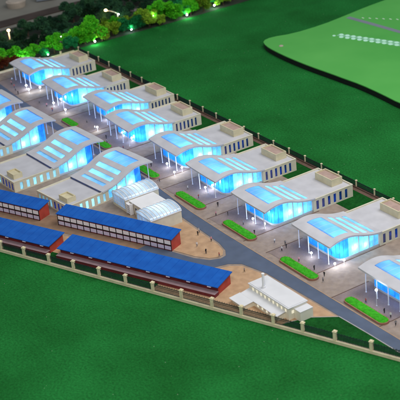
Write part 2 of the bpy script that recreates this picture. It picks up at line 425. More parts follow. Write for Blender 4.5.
    for s, yc in wins:
        b = MB(); x = s*(wx-.14)
        b.box(x-.02, x+.02, yc-ww/2, yc+ww/2, wz0, wz1)
        b.build('window', M['whiteglow'] if left else M['pane'], root)
    for c in rw:
        b = MB(); b.box(c-step*.27, c+step*.27, y1-.12, y1-.08, wz0, wz1)
        b.build('window', M['whiteglow'] if left and c > 0 else M['pane'], root)
    # parapet and flat roof
    b = MB(); b.box(-wx+wt, wx-wt, y0+.18, y1-wt, zt-.28, zt-.08)
    b.box(-wx, wx, wave_end-.12, y1-.001, zt-.07, zt-.02) if False else None
    fr = b.build('flat_roof', M['roof'], root)
    b = MB(); t = .20
    b.box(wx-t, wx+.04, wave_end, y1+.04, zt, zt+.16); b.box(-wx-.04, -wx+t, wave_end, y1+.04, zt, zt+.16)
    b.box(-wx+t, wx-t, y1-t, y1+.04, zt, zt+.16)
    b.build('parapet', M['cream'], root)
    # roof plant room, open on top
    if left: bx0, bx1, by0, by1, bz = -hw+1.7, -hw+4.5, L-2.9, L-.9, .95
    else: bx0, bx1, by0, by1, bz = -.36*hw, .58*hw, L-3.3, L-.75, 1.35
    b = MB(); t = .18; za = zt-.07; zb2 = zt+bz
    b.box(bx0, bx1, by0, by0+t, za, zb2); b.box(bx0, bx1, by1-t, by1, za, zb2)
    b.box(bx0, bx0+t, by0+t, by1-t, za, zb2); b.box(bx1-t, bx1, by0+t, by1-t, za, zb2)
    pr = b.build('roof_box', M['cream2'], root)
    b = MB(); b.box(bx0+t, bx1-t, by0+t, by1-t, za+.1, zb2-.28); b.build('roof_box_floor', M['pinkfloor'] if not left else M['cream2'], pr)
    if left:
        b = MB(); b.box(-wx+wt, wx-wt, wave_end+.02, wave_end+.10, zt-.07, Z(0, wave_end)-.05); b.build('rear_rooflight', M['pane'], root)
    # four front columns
    for k in range(4):
        x = -hw+1.25+(2*hw-2.35)*k/3
        b = MB(); b.tube((x, .45, .17), (x, .45, Z(x, .45)-TH+.02), .085, n=12)
        b.tube((x, .45, .17), (x, .45, .30), .14, n=12)
        b.build('column', M['column'], root, smooth=False)
    # lights inside
    for (x, y, z, p) in ((-gx+.65, 5.4, 1.7, .65), (gx-.6, 5.6, 1.8, .65), (gx-.5, 8.0, 1.5, .45), (-gx+.5, 8.2, 1.5, .5), (0, 4.6, 2.0, .35), (1.2, 8.2, 1.2, .4)):
        point((x, y, z), power*p*1.5, (.62, .85, 1), .25, root, 'interior_light')
    point((gx-1.3, 3.3, 2.2), power*.8, (.6, .85, 1), .25, root, 'interior_light')
    if rear_power: point((-2.6 if left else 2.2, (y0+y1)/2, 1.2), rear_power, (.5, .75, 1), .3, root, 'interior_light')
    return root

ordn = ['first', 'second', 'third', 'fourth', 'fifth', 'sixth', 'seventh', 'eighth', 'ninth']
extra = ['at the far end beside the trees, farthest from the camera', 'just in front of the farthest hall', 'set slightly back towards the rear fence', 'close behind the fifth',
         'behind the short side of the arched-roof building', 'level with the planter beside the road bend', 'opposite the sand court and road junction', 'opposite the white chimney building', 'cut off by the right edge of the photo']
for i in range(9):
    h = make_hall('exhibition_hall', 10.5, HL[i], PR, .22, True, rear_power=[60, 60, 90, 140, 420, 480, 560, 560, 560][i])
    h.location = (HX[i], HY[i], 0); h.rotation_euler = (0, 0, R([.6, -.4, .5, -.7, .3, -.3, .4, -.2, .5][i]))
    tag(h, 'wave-roofed hall glowing blue, %s from the left in the long row by the rear fence, %s' % (ordn[i], extra[i]), 'hall')
    h['label'] = ' '.join(h['label'].split()[:30])
    h['group'] = 'wave-roofed halls along the rear fence'
lab = ['wave-roofed hall, {} of the short left row']
LH = [(-52.6, -8.3, 0, 20.5, 'leftmost hall of the short front row, only its roof tip showing at the left edge'),
      (-37.4, -8.0, 1, 21, 'second hall of the short front row, cut by the left edge'),
      (-19.9, -6.2, 2.5, 21.3, 'third hall of the short front row, behind the gap in the blue sheds'),
      (-3.6, -4.7, 6, 20.3, 'rightmost hall of the short front row, beside the arched-roof building')]
for x, y, a, L, lb in LH:
    h = make_hall('exhibition_hall', 11.2, L, PL, 0.0, True, left=True, wave_end=12.4, rear_power=1300, power=330)
    h.location = (x, y, 0); h.rotation_euler = (0, 0, math.pi + R(a))
    tag(h, lb, 'hall', 'wave-roofed halls on the near side of the road')
short = ['farthest wave-roofed hall of the long rear row, beside the lit trees',
         'second wave-roofed hall from the left in the long rear row',
         'third wave-roofed hall of the long rear row, set back towards the fence',
         'fourth wave-roofed hall of the long rear row, close behind the fifth',
         'fifth wave-roofed hall of the long rear row, middle one of nine',
         'sixth wave-roofed hall of the long rear row, behind the arched-roof building and planter',
         'seventh wave-roofed hall of the rear row, facing the sand court and road junction',
         'eighth wave-roofed hall of the rear row, facing the white chimney building',
         'ninth wave-roofed hall, nearest of the rear row, cut by the right edge']
for h, s in zip([o for o in COL.objects if o.get('group') == 'wave-roofed halls along the rear fence'], short): h['label'] = s

# ------------------------------------------------------------------ forecourt lamp posts
LP = [(-63.6, .2, 'left of the farthest hall'), (-60.6, -.6, ''), (-59.9, 2.0, ''), (-48.2, -.4, ''), (-49.1, 2.0, ''), (-42.4, -.4, ''), (-31.9, 4.2, ''), (-27.9, -.2, ''),
      (-21.2, 2.2, ''), (-17.2, 2.2, ''), (-.5, .6, ''), (4.0, -.5, ''), (3.2, 1.8, ''), (14.2, .1, ''), (14.4, 1.6, ''), (31.3, -.9, ''), (34.4, -.5, ''), (48.7, -1.1, ''), (54.3, -.5, ''), (54.4, 1.4, ''), (66.8, -2.6, '')]
def make_lamp(h):
    root = empty('lamp_post', (0, 0, 0))
    b = MB(); b.tube((0, 0, .17), (0, 0, h-.15), .035, .03, n=8); b.tube((0, 0, .17), (0, 0, .3), .1, n=8)
    b.build('pole', M['column'], root)
    b = MB(); b.ball((0, 0, h), .19); b.build('globe', M['bulb'], root, smooth=True)
    point((0, 0, h+.32), 75, (.75, .86, 1), .2, root, 'lamp_light'); point((0, 0, h-.45), 20, (.75, .86, 1), .2, root, 'lamp_light')
    return root
lp0 = make_lamp(1.15)
lamp_names = ['before the left corner of the farthest hall', 'before the middle of the farthest hall', 'under the right roof edge of the farthest hall', 'before the front columns of the second hall', 'under the front roof of the second hall', 'beyond the right column of the second hall',
              'at the left corner of the third hall', 'in the gap before the fourth hall', 'under the canopy of the fourth hall', 'beside the glass corner of the fourth hall', 'before the middle columns of the fifth hall', 'beyond the right column of the fifth hall', 'under the right roof corner of the fifth hall', 'before the right columns of the sixth hall', 'under the right corner of the sixth hall',
              'left one before the seventh hall', 'right one before the seventh hall', 'before the columns of the eighth hall', 'beyond the right column of the eighth hall', 'under the right roof corner of the eighth hall', 'tall one before the nearest hall']
for i, (x, y, _) in enumerate(LP):
    o = lp0 if i == 0 else (copy_tree(lp0) if i < len(LP)-1 else make_lamp(3.1))
    o.location = (x-1.3, y+.6, 0) if i < len(LP)-1 else (x, y, 0)
    tag(o, 'white globe lamp post glowing %s' % lamp_names[i], 'lamp', 'lit globe lamps before the rear halls')

# ------------------------------------------------------------------ barrel-vault building
M['vaultglass'] = translucent('frosted_vault_glass_white', (.56, .68, .84), .06, .12, .8)
def vault(root, x0, x1, y0, y1, zs, rise):
    b = MB(); n = 12; ca = (x0+x1)/2; ra = (x1-x0)/2
    arc = [(ca + ra*math.cos(math.pi*k/n), zs + rise*math.sin(math.pi*k/n)) for k in range(n+1)]
    for (xa, za), (xb, zb) in zip(arc, arc[1:]):
        b.quad((xa, y0, za), (xa, y1, za), (xb, y1, zb), (xb, y0, zb))
    v = b.build('vault', M['vaultglass'], root, smooth=True)
    cnt = 9
    for q in range(cnt+1):
        rb = MB(); y = y0+(y1-y0)*q/cnt
        for (xa, za), (xb, zb) in zip(arc, arc[1:]):
            rb.tube((xa, y, za+.02), (xb, y, zb+.02), .09, n=6)
        rb.build('vault_rib', M['white'], v)
    # end arches: glass with frame
    for y in (y0, y1):
        b = MB(); b.quad(*[(x, y, z) for x, z in arc]); b.build('end_glass', M['vaultglass'], root)
    # walls below
    w = MB(); t = .2
    w.box(x0, x0+t, y0, y1, .17, zs); w.box(x1-t, x1, y0, y1, .17, zs); w.box(x0+t, x1-t, y1-t, y1, .17, zs)
    w.box(x0+t, x1-t, y0, y0+.1, .17, .7)
    w.build('wall', M['cream'], root)
    b = MB(); b.box(x0+t, x1-t, y0+.03, y0+.07, .7, zs-.06); g = b.build('entrance_glass', M['vaultglass'], root)
    b = MB()
    for q in range(1, 5):
        x = x0+t+(x1-x0-2*t)*q/5; b.box(x-.04, x+.04, y0-.03, y0+.02, .7, zs-.06)
    b.box(x0+t, x1-t, y0-.04, y0+.02, 1.2, 1.28); b.box(x0, x1, y0-.05, y0+.10, zs-.06, zs+.06)
    b.build('glazing_bar', M['white'], g)
    for xa in (x1-.02, x0-.10):
        b = MB(); b.box(xa, xa+.12, y0-.05, y1+.05, zs-.10, zs+.04); b.build('eave', M['white'], root)
vb = empty('arched_roof_building', (0, 0, 0), 0, 'cream building with two glazed barrel vaults, between the right blue shed and the road', 'building')
vault(vb, 4.8, 9.7, -15.2, -7.8, 2.65, .9)
vault(vb, 15.4, 20.6, -16.2, -9.6, 2.65, .9)
b = MB(); b.box(9.72, 15.38, -14.4, -9.2, .17, 2.3); b.build('middle_block', M['cream'], vb)
b = MB(); b.box(9.85, 15.25, -14.5, -9.1, 2.3, 2.45); b.build('flat_roof', M['white'], vb)
b = MB()
for k in range(5): b.box(10.1, 11.3, -15.3+.02*k, -14.55, .35+.42*k, .45+.42*k)
b.box(10.0, 10.1, -15.3, -14.55, .17, 2.4); b.box(11.3, 11.4, -15.3, -14.55, .17, 2.4)
b.build('stair_tower', M['white'], vb)
for k in range(4):
    b = MB(); x = 11.9+k*.8; b.box(x, x+.5, -14.43, -14.40, .6, 1.6); b.build('window', M['pane'], vb)
point((7.1, -11.5, 1.6), 330, (.75, .9, 1), .3, vb, 'interior_light'); point((17.9, -13, 1.6), 330, (.75, .9, 1), .3, vb, 'interior_light')

# ------------------------------------------------------------------ blue-roofed sheds
BD = R(23.6)
def window_shed(name, origin, length, width, label, nwin):
    root = empty(name, (*origin, 0), BD, label, 'shed', 'long sheds with blue roofs')
    ze, zr = 2.5, 2.95
    b = MB()
    b.box(0, length, .12, width-.001, .17, ze-.12)
    # end walls following the mono pitch
    for x in (0, length-.15):
        n = len(b.v); b.v += [(x, .12, ze-.12), (x+.15, .12, ze-.12), (x+.15, width, ze-.12), (x, width, ze-.12), (x, width, zr-.12), (x+.15, width, zr-.12)]
        for q in ((0,1,5,4),(0,4,3),(1,2,5),(3,4,5,2)): b.f.append(tuple(n+i for i in q)); b.m.append(0)
    b.build('wall', M['red'], root)
    b = MB(); p = length/nwin
    b.box(.02, length-.02, 0, .12, .17, ze-.10); 
    b.build('front_wall', M['darkred'], root)
    for k in range(nwin):
        for z0, z1, m in ((.40, 1.10, 'winlilac'), (1.46, 2.20, 'winwhite')):
            x0 = p*k+p*.07; x1 = p*k+p*.93
            w = MB(); w.box(x0, x1, -.06, -.001, z0, z1); wo = w.build('window', M[m], root)
            if z0 > 1:
                w = MB(); w.box(x0, x1, -.03, -.002, z0-.24, z0-.03); w.build('window_opening', M['black'], wo)
    for k in range(nwin+1):
        b = MB(); b.box(p*k-.035, p*k+.035, -.10, -.002, .17, ze-.1)
        b.build('pilaster', M['black'], root)
    b = MB(); n = 0; o = .25; xa, xb, ya, yb = -o, length+o, -.14, width+.25
    sl = (zr-ze)/width; za = ze-.14*sl; zb = zr+.25*sl; t = .12
    b.v += [(xa,ya,za),(xb,ya,za),(xb,yb,zb),(xa,yb,zb),(xa,ya,za+t),(xb,ya,za+t),(xb,yb,zb+t),(xa,yb,zb+t)]
    for q in ((0,3,2,1),(4,5,6,7),(0,1,5,4),(1,2,6,5),(2,3,7,6),(3,0,4,7)): b.f.append(q); b.m.append(0)
    rf = b.build('roof', M['blue'], root)
    b = MB(); k = xa+1.0
    while k < xb:
        b.v += [(k-.03,ya,za+t),(k+.03,ya,za+t),(k+.03,yb,zb+t),(k-.03,yb,zb+t),(k-.03,ya,za+t+.025),(k+.03,ya,za+t+.025),(k+.03,yb,zb+t+.04),(k-.03,yb,zb+t+.025)]
        n = len(b.v)-8
        for q in ((4,5,6,7),(0,1,5,4),(1,2,6,5),(3,0,4,7)): b.f.append(tuple(n+i for i in q)); b.m.append(0)
        k += 1.3
    b.build('roof_seam', M['blue'], rf)
    return root
# local frame: x along the shed, y to the rear
def shed_at(p1, length):  # origin so that the right front corner is p1
    return (p1[0]-length*math.cos(BD), p1[1]-length*math.sin(BD))
window_shed('window_shed', shed_at((28.8, -17.1), 25.6), 25.6, 2.9, 'blue-roofed shed with two rows of white windows, right one of the pair', 17)
window_shed('window_shed', shed_at((1.2, -29.2), 27), 27, 2.9, 'blue-roofed shed with white windows, left one of the pair, cut by the left edge', 18)
def low_shed(origin, length, width, label):
    root = empty('low_shed', (*origin, 0), BD, label, 'shed', 'long sheds with blue roofs')
    ze, zr = 1.75, 2.3
    b = MB(); b.box(0, length, .9, width, .17, ze-.05)
    for x in (0, length-.15):
        n = len(b.v); b.v += [(x, .9, ze-.05), (x+.15, .9, ze-.05), (x+.15, width, ze-.05), (x, width, ze-.05), (x, width, zr-.05), (x+.15, width, zr-.05)]
        for q in ((0,1,5,4),(0,4,3),(1,2,5),(3,4,5,2)): b.f.append(tuple(n+i for i in q)); b.m.append(0)
    b.build('wall', M['red'], root)
    b = MB(); b.box(.03, length-.03, .82, .899, .88, ze-.06); b.build('front_wall', M['darkred'], root)
    b = MB(); b.box(-.1, length+.1, -.35, .80, .17, .80); b.build('plinth', M['darkred'], root)
    b = MB(); b.box(-.1, length+.1, -.42, .80, .803, .87); b.build('ledge', M['mauve'], root)
    b = MB(); o = .3; xa, xb, ya, yb = -o, length+o, .30, width+.3
    sl = (zr-ze)/width; za = ze+.30*sl-.02; zb = zr+.3*sl; t = .12
    b.v += [(xa,ya,za),(xb,ya,za),(xb,yb,zb),(xa,yb,zb),(xa,ya,za+t),(xb,ya,za+t),(xb,yb,zb+t),(xa,yb,zb+t)]
    for q in ((0,3,2,1),(4,5,6,7),(0,1,5,4),(1,2,6,5),(2,3,7,6),(3,0,4,7)): b.f.append(q); b.m.append(0)
    rf = b.build('roof', M['blue'], root)
    b = MB(); k = xa+1.0
    while k < xb:
        b.v += [(k-.03,ya,za+t),(k+.03,ya,za+t),(k+.03,yb,zb+t),(k-.03,yb,zb+t),(k-.03,ya,za+t+.025),(k+.03,ya,za+t+.025),(k+.03,yb,zb+t+.04),(k-.03,yb,zb+t+.025)]
        n = len(b.v)-8
        for q in ((4,5,6,7),(0,1,5,4),(1,2,6,5),(3,0,4,7)): b.f.append(tuple(n+i for i in q)); b.m.append(0)
        k += 1.6
    b.build('roof_seam', M['blue'], rf)
    k = length-1.4
    while k > 0:
        b = MB(); b.box(k-.35, k+.35, .27, .55, za-.20, za-.01); b.build('eave_box', M['winlilac'], root)
        k -= 4.1
    return root
low_shed(shed_at((47.2, -20.2), 33.2), 33.2, 4.7, 'low blue-roofed shed with dark red plinth, right one, ending near the chimney building')
low_shed(shed_at((14.6, -34.5), 30), 30, 4.7, 'low blue-roofed shed with dark red plinth, left one, behind the front fence')

# ------------------------------------------------------------------ white chimney building
cb = empty('chimney_building', (50.4, -15.6, 0), 0, 'small white two-tier building with chimney and lit windows by the fence', 'building')
b = MB(); b.box(0, 10.6, 0, 3.6, .17, 2.3); b.build('wall', M['warmwall'], cb)
b = MB(); b.box(-.15, 10.75, -.15, 3.75, 2.3, 2.42); b.box(.05, 10.55, .05, 3.55, 2.42, 2.5); b.build('roof', M['blueroofA'], cb)
for k in range(9):
    b = MB(); x = .9+k*1.1; b.box(x, x+.36, -.03, -.002, 1.50, 2.0); b.build('window', M['litwin'], cb)
for y in (.6,):
    b = MB(); b.box(10.602, 10.63, y, y+.45, 1.2, 1.75); b.build('window', M['litwin'], cb)
b = MB(); b.box(10.66, 12.2, 1.1, 3.55, .17, 1.9); b.build('porch', M['warmwall'], cb)
b = MB(); b.box(10.64, 12.25, 1.05, 3.6, 1.9, 1.96); b.build('porch_roof', M['blueroofA'], cb)
b = MB(); b.box(.1, 9.6, -1.5, -.001, .17, 1.15); b.build('lean_to_wall', M['warmwall'], cb)
def slope_roof(name, xa, xb, ya, yb, za, zb, t=.09):
    b = MB()
    b.v += [(xa,ya,za),(xb,ya,za),(xb,yb,zb),(xa,yb,zb),(xa,ya,za+t),(xb,ya,za+t),(xb,yb,zb+t),(xa,yb,zb+t)]
    for q in ((0,3,2,1),(4,5,6,7),(0,1,5,4),(1,2,6,5),(2,3,7,6),(3,0,4,7)): b.f.append(q); b.m.append(0)
    b.build(name, M['blueroofA'], cb)
slope_roof('lean_to_roof', -.1, 9.8, -1.75, -.02, 1.14, 1.38)
b = MB(); b.box(.0, 3.3, -3.5, -1.502, .17, .98); b.build('annex_wall', M['warmwall'], cb)
slope_roof('annex_roof', -.3, 3.5, -3.9, -1.70, .97, 1.135)
for k in range(4):
    b = MB(); x = 4.8+k*1.2-.6; b.box(x, x+.38, -1.53, -1.502, .5, .98); b.build('window', M['litwin'], cb)
b = MB(); b.tube((2.9, .9, 2.3), (2.9, .9, 5.0), .26, .21, n=14); b.tube((2.9, .9, 4.95), (2.9, .9, 5.1), .26, n=14); b.tube((2.9, .9, 2.45), (2.9, .9, 2.8), .34, n=14); b.build('chimney', M['white'], cb)

# ------------------------------------------------------------------ fences
posts_x = [7.1, 12.3, 17.7, 22.9, 28.2, 33.5, 38.8, 44.2, 49.8, 55.0, 60.5, 65.4, 70.6, 76.3]
allx = [7.1-5.3*k for k in range(14, 0, -1)] + posts_x + [81.9, 84.4]
ff = empty('boundary_fence', (*fpt(7.1), 0), R(22.2), 'long fence of cream posts and black railings along the front of the site', 'fence')
T = [(x-7.1)/FD.x for x in allx]
b = MB(); b.box(T[0]-.5, T[-1]+.5, -.24, .24, .0, .42); b.box(T[0]-.5, T[-1]+.5, -.30, .30, .42, .52); b.build('base_wall', M['post'], ff)
pm = MB(); pm.box(-.24, .24, -.24, .24, .52, 2.0); pm.box(-.32, .32, -.32, .32, 2.0, 2.14); pm.box(-.2, .2, -.2, .2, 2.14, 2.26)
p0 = pm.build('post', M['post'], ff); p0.location = (T[0], 0, 0)
for t in T[1:]:
    c = p0.copy(); COL.objects.link(c); c.parent = ff; c.location = (t, 0, 0)
def railing(Lp, h0=.52, h1=1.72, nb=22, r=.05):
    b = MB(); a, c = .26, Lp-.26
    b.box(a, c, -.035, .035, h0+.12, h0+.19); b.box(a, c, -.035, .035, h1-.08, h1)
    b.box(a, c, -.03, .03, h1-.36, h1-.31)
    for k in range(nb):
        x = a+(c-a)*(k+.5)/nb; b.box(x-r, x+r, -.025, .025, h0+.04, h1+.10+(.10 if k % 2 else 0))
    for k in range(0, nb, 2):   # scrolled ornament
        x = a+(c-a)*(k+1)/nb; 
        for q in range(8):
            a0 = 2*math.pi*q/8; a1 = 2*math.pi*(q+1)/8; rr = .13
            b.tube((x+rr*math.cos(a0), 0, h1-.195+rr*math.sin(a0)), (x+rr*math.cos(a1), 0, h1-.195+rr*math.sin(a1)), .022, n=4, cap=False)
    return b
r0 = railing(T[15]-T[14]).build('railing', M['slate_dark'], ff); r0.location = (T[0], 0, 0); r0.scale.x = (T[1]-T[0])/(T[15]-T[14])
for k in range(1, len(T)-1):
    c = r0.copy(); COL.objects.link(c); c.parent = ff; c.location = (T[k], 0, 0); c.scale.x = (T[k+1]-T[k])/(T[15]-T[14])

rf = empty('boundary_fence', (-79.0, 22.6, 0), 0, 'dark fence with small pale posts between the rear halls and the big lawn', 'fence')
LT = 190
b = MB(); b.box(0, LT, -.25, .25, 0, .45); b.build('base_wall', M['brown'], rf)
pm = MB(); pm.box(-.12, .12, -.12, .12, .45, 1.6); pm.box(-.18, .18, -.18, .18, 1.6, 1.74)
p0 = pm.build('post', M['post'], rf); p0.location = (.3, 0, 0)
k = 5.6; xs_ = [.3]
while k < LT:
    c = p0.copy(); COL.objects.link(c); c.parent = rf; c.location = (k, 0, 0); xs_.append(k); k += 5.25
b = MB(); b.box(.17, 5.1, -.03, .03, 1.40, 1.47); b.box(.17, 5.1, -.03, .03, .52, .60)
for q in range(30): x = .25+4.8*q/29; b.box(x-.045, x+.045, -.02, .02, .45, 1.55)
r1 = b.build('railing', M['slate_dark'], rf); r1.location = (xs_[0], 0, 0)
for x in xs_[1:-1]:
    c = r1.copy(); COL.objects.link(c); c.parent = rf; c.location = (x, 0, 0)
sheet('fence_path', [(-79, 21.5), (117, 21.5), (117, 22.3), (-79, 22.3)], .215, M['brown'])
lf = empty('boundary_wall', (-80.2, -60, 0), R(90), 'low cream kerb wall closing the left end of the site', 'wall')
b = MB(); b.box(0, 82, -.2, .2, 0, .6); b.build('base_wall', M['post'], lf)
b = MB()
for q in range(14): b.box(q*6, q*6+.4, -.19, .19, .6, 1.3)
b.build('post', M['post'], lf)

# ------------------------------------------------------------------ planters
PLN = [(-40.8, -34.6, -1.9, 'farthest planter, small oval of bright turf by the left halls'), (-24.6, -18.6, -2.6, 'planter between the third and fourth rear halls, behind the left hall tips'),
       (-8.0, 1.2, -2.9, 'turf planter above the tip of the rightmost front-row hall'), (9.6, 19.0, -3.7, 'turf planter beside the road opposite the arched-roof building'),
       (26.0, 35.6, -3.9, 'turf planter before the seventh rear hall, beside the road junction'), (44.2, 54.0, -4.5, 'turf planter before the eighth rear hall'), (62.0, 72.0, -4.9, 'nearest turf planter, before the hall at the right edge')]
def capsule(x0, x1, y, r, n=8):
    pts = [(x1-r+r*math.cos(a), y+r*math.sin(a)) for a in [(-math.pi/2)+math.pi*k/n for k in range(n+1)]]
    pts += [(x0+r+r*math.cos(a), y+r*math.sin(a)) for a in [math.pi/2+math.pi*k/n for k in range(n+1)]]
    return pts
for x0, x1, y, lb in PLN:
    cx = (x0+x1)/2; h = (x1-x0)/2
    root = empty('planter', (cx, y, 0), R(-1), lb, 'planter', 'turf planters along the road')
    b = MB(); b.prism(capsule(-h, h, 0, 1.05), .17, .52); b.build('kerb', M['planter'], root)
    # hummocky turf cushion
    b = MB(); nx = int(h*2*7); ny = 15; idx = {}
    r = .92
    for i in range(nx+1):
        for j in range(ny+1):
            x = -h+.12+(2*h-.24)*i/nx
            e = min(1, max(0, (min(x+h-.12, h-.12-x))/r)); hwid = r*math.sqrt(max(0.0, 1-(1-e)**2))
            yy = (-1+2*j/ny)*hwid
            edge = min(1, (1-abs(-1+2*j/ny))*3) * min(1, e*3)
            z = .50+.16*edge**.5+.09*edge*(noise.noise(Vector((x*2.3+cx, yy*2.3, 0)))+.5*noise.noise(Vector((x*7+cx, yy*7, 3))))
            idx[i, j] = len(b.v); b.v.append((x, yy, z))
    for i in range(nx):
        for j in range(ny):
            b.f.append((idx[i,j], idx[i+1,j], idx[i+1,j+1], idx[i,j+1])); b.m.append(0)
    rr = random.Random(int(x0))
    for k in range(int(h*2*60)):
        x = rr.uniform(-h+.25, h-.25); e = min(1, (h-.12-abs(x))/r); yy = rr.uniform(-1, 1)*r*math.sqrt(max(0, 1-(1-e)**2))*.95
        a = rr.uniform(0, 6.28); s = rr.uniform(.05, .10); z = .56
        b.quad((x-s*math.cos(a), yy-s*math.sin(a), z), (x+s*math.cos(a), yy+s*math.sin(a), z), (x+rr.uniform(-.06,.06), yy+rr.uniform(-.06,.06), z+rr.uniform(.08, .17)))
    b.build('turf', M['hedge'], root)

# ------------------------------------------------------------------ trees
def leaf_mesh(name, m, r, hgt, seed, lobes=7, leaves=1500, ls=.30):
    rr = random.Random(seed); b = MB(); L_ = []
    for k in range(lobes):
        a = rr.uniform(0, 6.28); q = r*rr.uniform(.15, .62); L_.append((q*math.cos(a)*1.35, q*math.sin(a)*1.35, hgt*rr.uniform(.30, .95)*(1-.25*q/r), r*rr.uniform(.20, .40)))
    L_.append((0, 0, hgt*.62, r*.5))
    for k in range(leaves):
        cx, cy, cz, cr = rr.choice(L_)
        d = Vector((rr.gauss(0, 1), rr.gauss(0, 1), rr.gauss(0, 1))).normalized()*cr*rr.uniform(.55, 1.08)
        p = Vector((cx, cy, cz)) + Vector((d.x, d.y, d.z*.85))
        if p.z < hgt*.16: continue
        u = Vector((rr.gauss(0, 1), rr.gauss(0, 1), rr.gauss(0, 1))).normalized(); v = u.orthogonal().normalized(); s = ls*rr.uniform(.5, 1.2)
        b.quad(p-u*s, p-v*s*.6, p+u*s, p+v*s*.6+d.normalized()*s*.4)
    me = b.build(name, m); return me
def tree_proto(kind, m, r, hgt, seed, **k):
    root = empty(kind, (0, 0, 0))
    t = MB(); t.tube((0, 0, 0), (.05*r, 0, hgt*.5), .09*r, .05*r, n=7)
    rr = random.Random(seed)
    for q in range(4):
        a = q*1.57+rr.uniform(-.4, .4); t.tube((.03*r, 0, hgt*.33), (r*.4*math.cos(a), r*.4*math.sin(a), hgt*.62), .05*r, .02*r, n=5)
    t.build('trunk', M['trunk'], root)
    c = leaf_mesh('crown', m, r, hgt, seed, **k); c.parent = root
    return root
protos = {}
def place_tree(kind, mkey, x, y, s, label, cat, group, name='leafy_tree'):
    key = (mkey, kind)
    if key not in protos: protos[key] = tree_proto(name, M[mkey], 2.0, 3.6, hash_(mkey)+kind*17, lobes=13+kind*3, leaves=4200, ls=.15); o = protos[key]
    else: o = copy_tree(protos[key])
    o.location = (x, y, .04); o.rotation_euler = (0, 0, rnd.uniform(0, 6.28)); s *= 1.0 if mkey == 'leaf_dark' else 1.22; o.scale = (s, s, s*rnd.uniform(.9, 1.1))
    tag(o, label, cat, group); return o
def hash_(s): return sum(ord(c)*(i+1) for i, c in enumerate(s))
BRT = [('leaf_bright', -86.6, 3.9, 1.0, 'bright green tree at the left edge below the warm street lamp'),
       ('leaf_bright', -86.5, 8.3, 1.0, 'bright green tree just right of the left street lamp foot'),
       ('leaf_bright', -85.0, 12.0, .95, 'bright green tree second to the right of the left street lamp'),
       ('leaf_bright', -84.5, 18.0, 1.25, 'broad dark-edged green tree above the farthest hall roof'),
       ('leaf_teal', -84.0, 14.6, .7, 'small green tree left of the broad one above the farthest hall'),
       ('leaf_teal', -83.8, 22.3, .9, 'low green tree between the broad tree and the big lit tree'),
       ('leaf_bright', -84.0, 29.5, 1.45, 'largest lit green tree with a white lamp at its foot'),
       ('leaf_yellow', -83.3, 31.5, 1.05, 'yellow-green tree touching the right side of the largest lit tree'),
       ('leaf_bright', -85.0, 27.3, 1.15, 'lit green tree on the left flank of the largest one'),
       ('leaf_yellow', -85.0, 35.8, 1.0, 'olive tree under the curved street lamp'),
       ('leaf_teal', -85.2, 39.2, 1.2, 'teal green tree left of the teal lamp'),
       ('leaf_teal', -84.0, 42.4, 1.05, 'teal green tree right of the teal lamp'),
       ('leaf_yellow', -84.0, 46.5, 1.25, 'yellow-green tree with a bright top along the lawn edge'),
       ('leaf_bright', -85.5, 50.2, 1.3, 'tall light green tree in the middle of the lawn edge row'),
       ('leaf_yellow', -82.8, 49.0, .7, 'small yellow bush before the tall light green tree'),
       ('leaf_bright', -83.5, 54.5, 1.2, 'lit green tree left of the small white lamp'),
       ('leaf_teal', -86.0, 57.6, 1.3, 'teal tree behind the small white lamp'),
       ('leaf_bright', -83.6, 59.5, 1.1, 'bright green tree right of the small white lamp'),
       ('leaf_yellow', -83.3, 63.6, 1.15, 'olive yellow tree near the top of the lawn edge'),
       ('leaf_bright', -85.5, 67.0, 1.2, 'green tree before the top lamp of the lawn edge'),
       ('leaf_yellow', -84.0, 70.5, 1.0, 'mixed green tree by the top edge of the photo'),
       ('leaf_teal', -85.5, 75.0, 1.2, 'teal tree at the top edge of the photo'),
       ('leaf_bright', -85.0, 79.5, 1.1, 'last green tree of the row at the top edge'),
       ('leaf_red', -83.0, -1.0, .8, 'dark red shrub at the left edge beyond the site corner'),
       ('leaf_red', -82.6, 3.0, .85, 'dark red shrub left of the farthest hall'),
       ('leaf_red', -83.0, 6.4, .7, 'dark red shrub just behind the farthest hall corner')]
for i, (mk, x, y, s, lb) in enumerate(BRT):
    place_tree(i % 3, mk, x+1.1, y, s, lb, 'shrub' if 'shrub' in lb or 'bush' in lb else 'tree', 'lit trees along the lawn edge', 'shrub' if mk == 'leaf_red' else 'leafy_tree')
fr = random.Random(3)
yy = 24.5
while yy < 92:   # the second, unbroken rank right behind the first
    mk = fr.choice(['leaf_bright', 'leaf_bright', 'leaf_teal', 'leaf_yellow'])
    place_tree(fr.randrange(3), mk, -86.6+fr.uniform(-.6, .6), yy, fr.uniform(.7, 1.0), {'leaf_bright': 'bright green', 'leaf_teal': 'teal green', 'leaf_yellow': 'yellow-green'}[mk] + ' tree of the second rank squeezed behind the front lit trees', 'tree', {'leaf_bright': 'bright', 'leaf_teal': 'teal', 'leaf_yellow': 'yellow-green'}[mk] + ' trees of the second rank behind the lawn edge')
    yy += fr.uniform(2.0, 3.4)
dr = random.Random(21)
rows = [(-89.5, 2.7, 3.2), (-94.5, 2.5, 3.4), (-101.5, 2.9, 3.7), (-107.0, 3.5, 4.2)]
where = ['just behind the lit trees', 'in the second dark row', 'between the two garden paths', 'beside the dark verge']
for ri, (x, a, st) in enumerate(rows):
    if ri == 0: x -= 1.2
    y = (-6 + ri*1.5) if ri < 3 else 34; k = 0
    while y < 98:
        if not (dr.random() < .12):
            s = dr.uniform(.85, 1.25)*(1.15 if ri > 1 else 1)
            o = place_tree(dr.randrange(3), 'leaf_dark', x+dr.uniform(-1.4, 1.4), y+dr.uniform(-.8, .8), s, 'unlit dark tree %s behind the lawn edge' % where[ri], 'tree', 'unlit dark trees %s' % where[ri])
        y += st*dr.uniform(.85, 1.3)

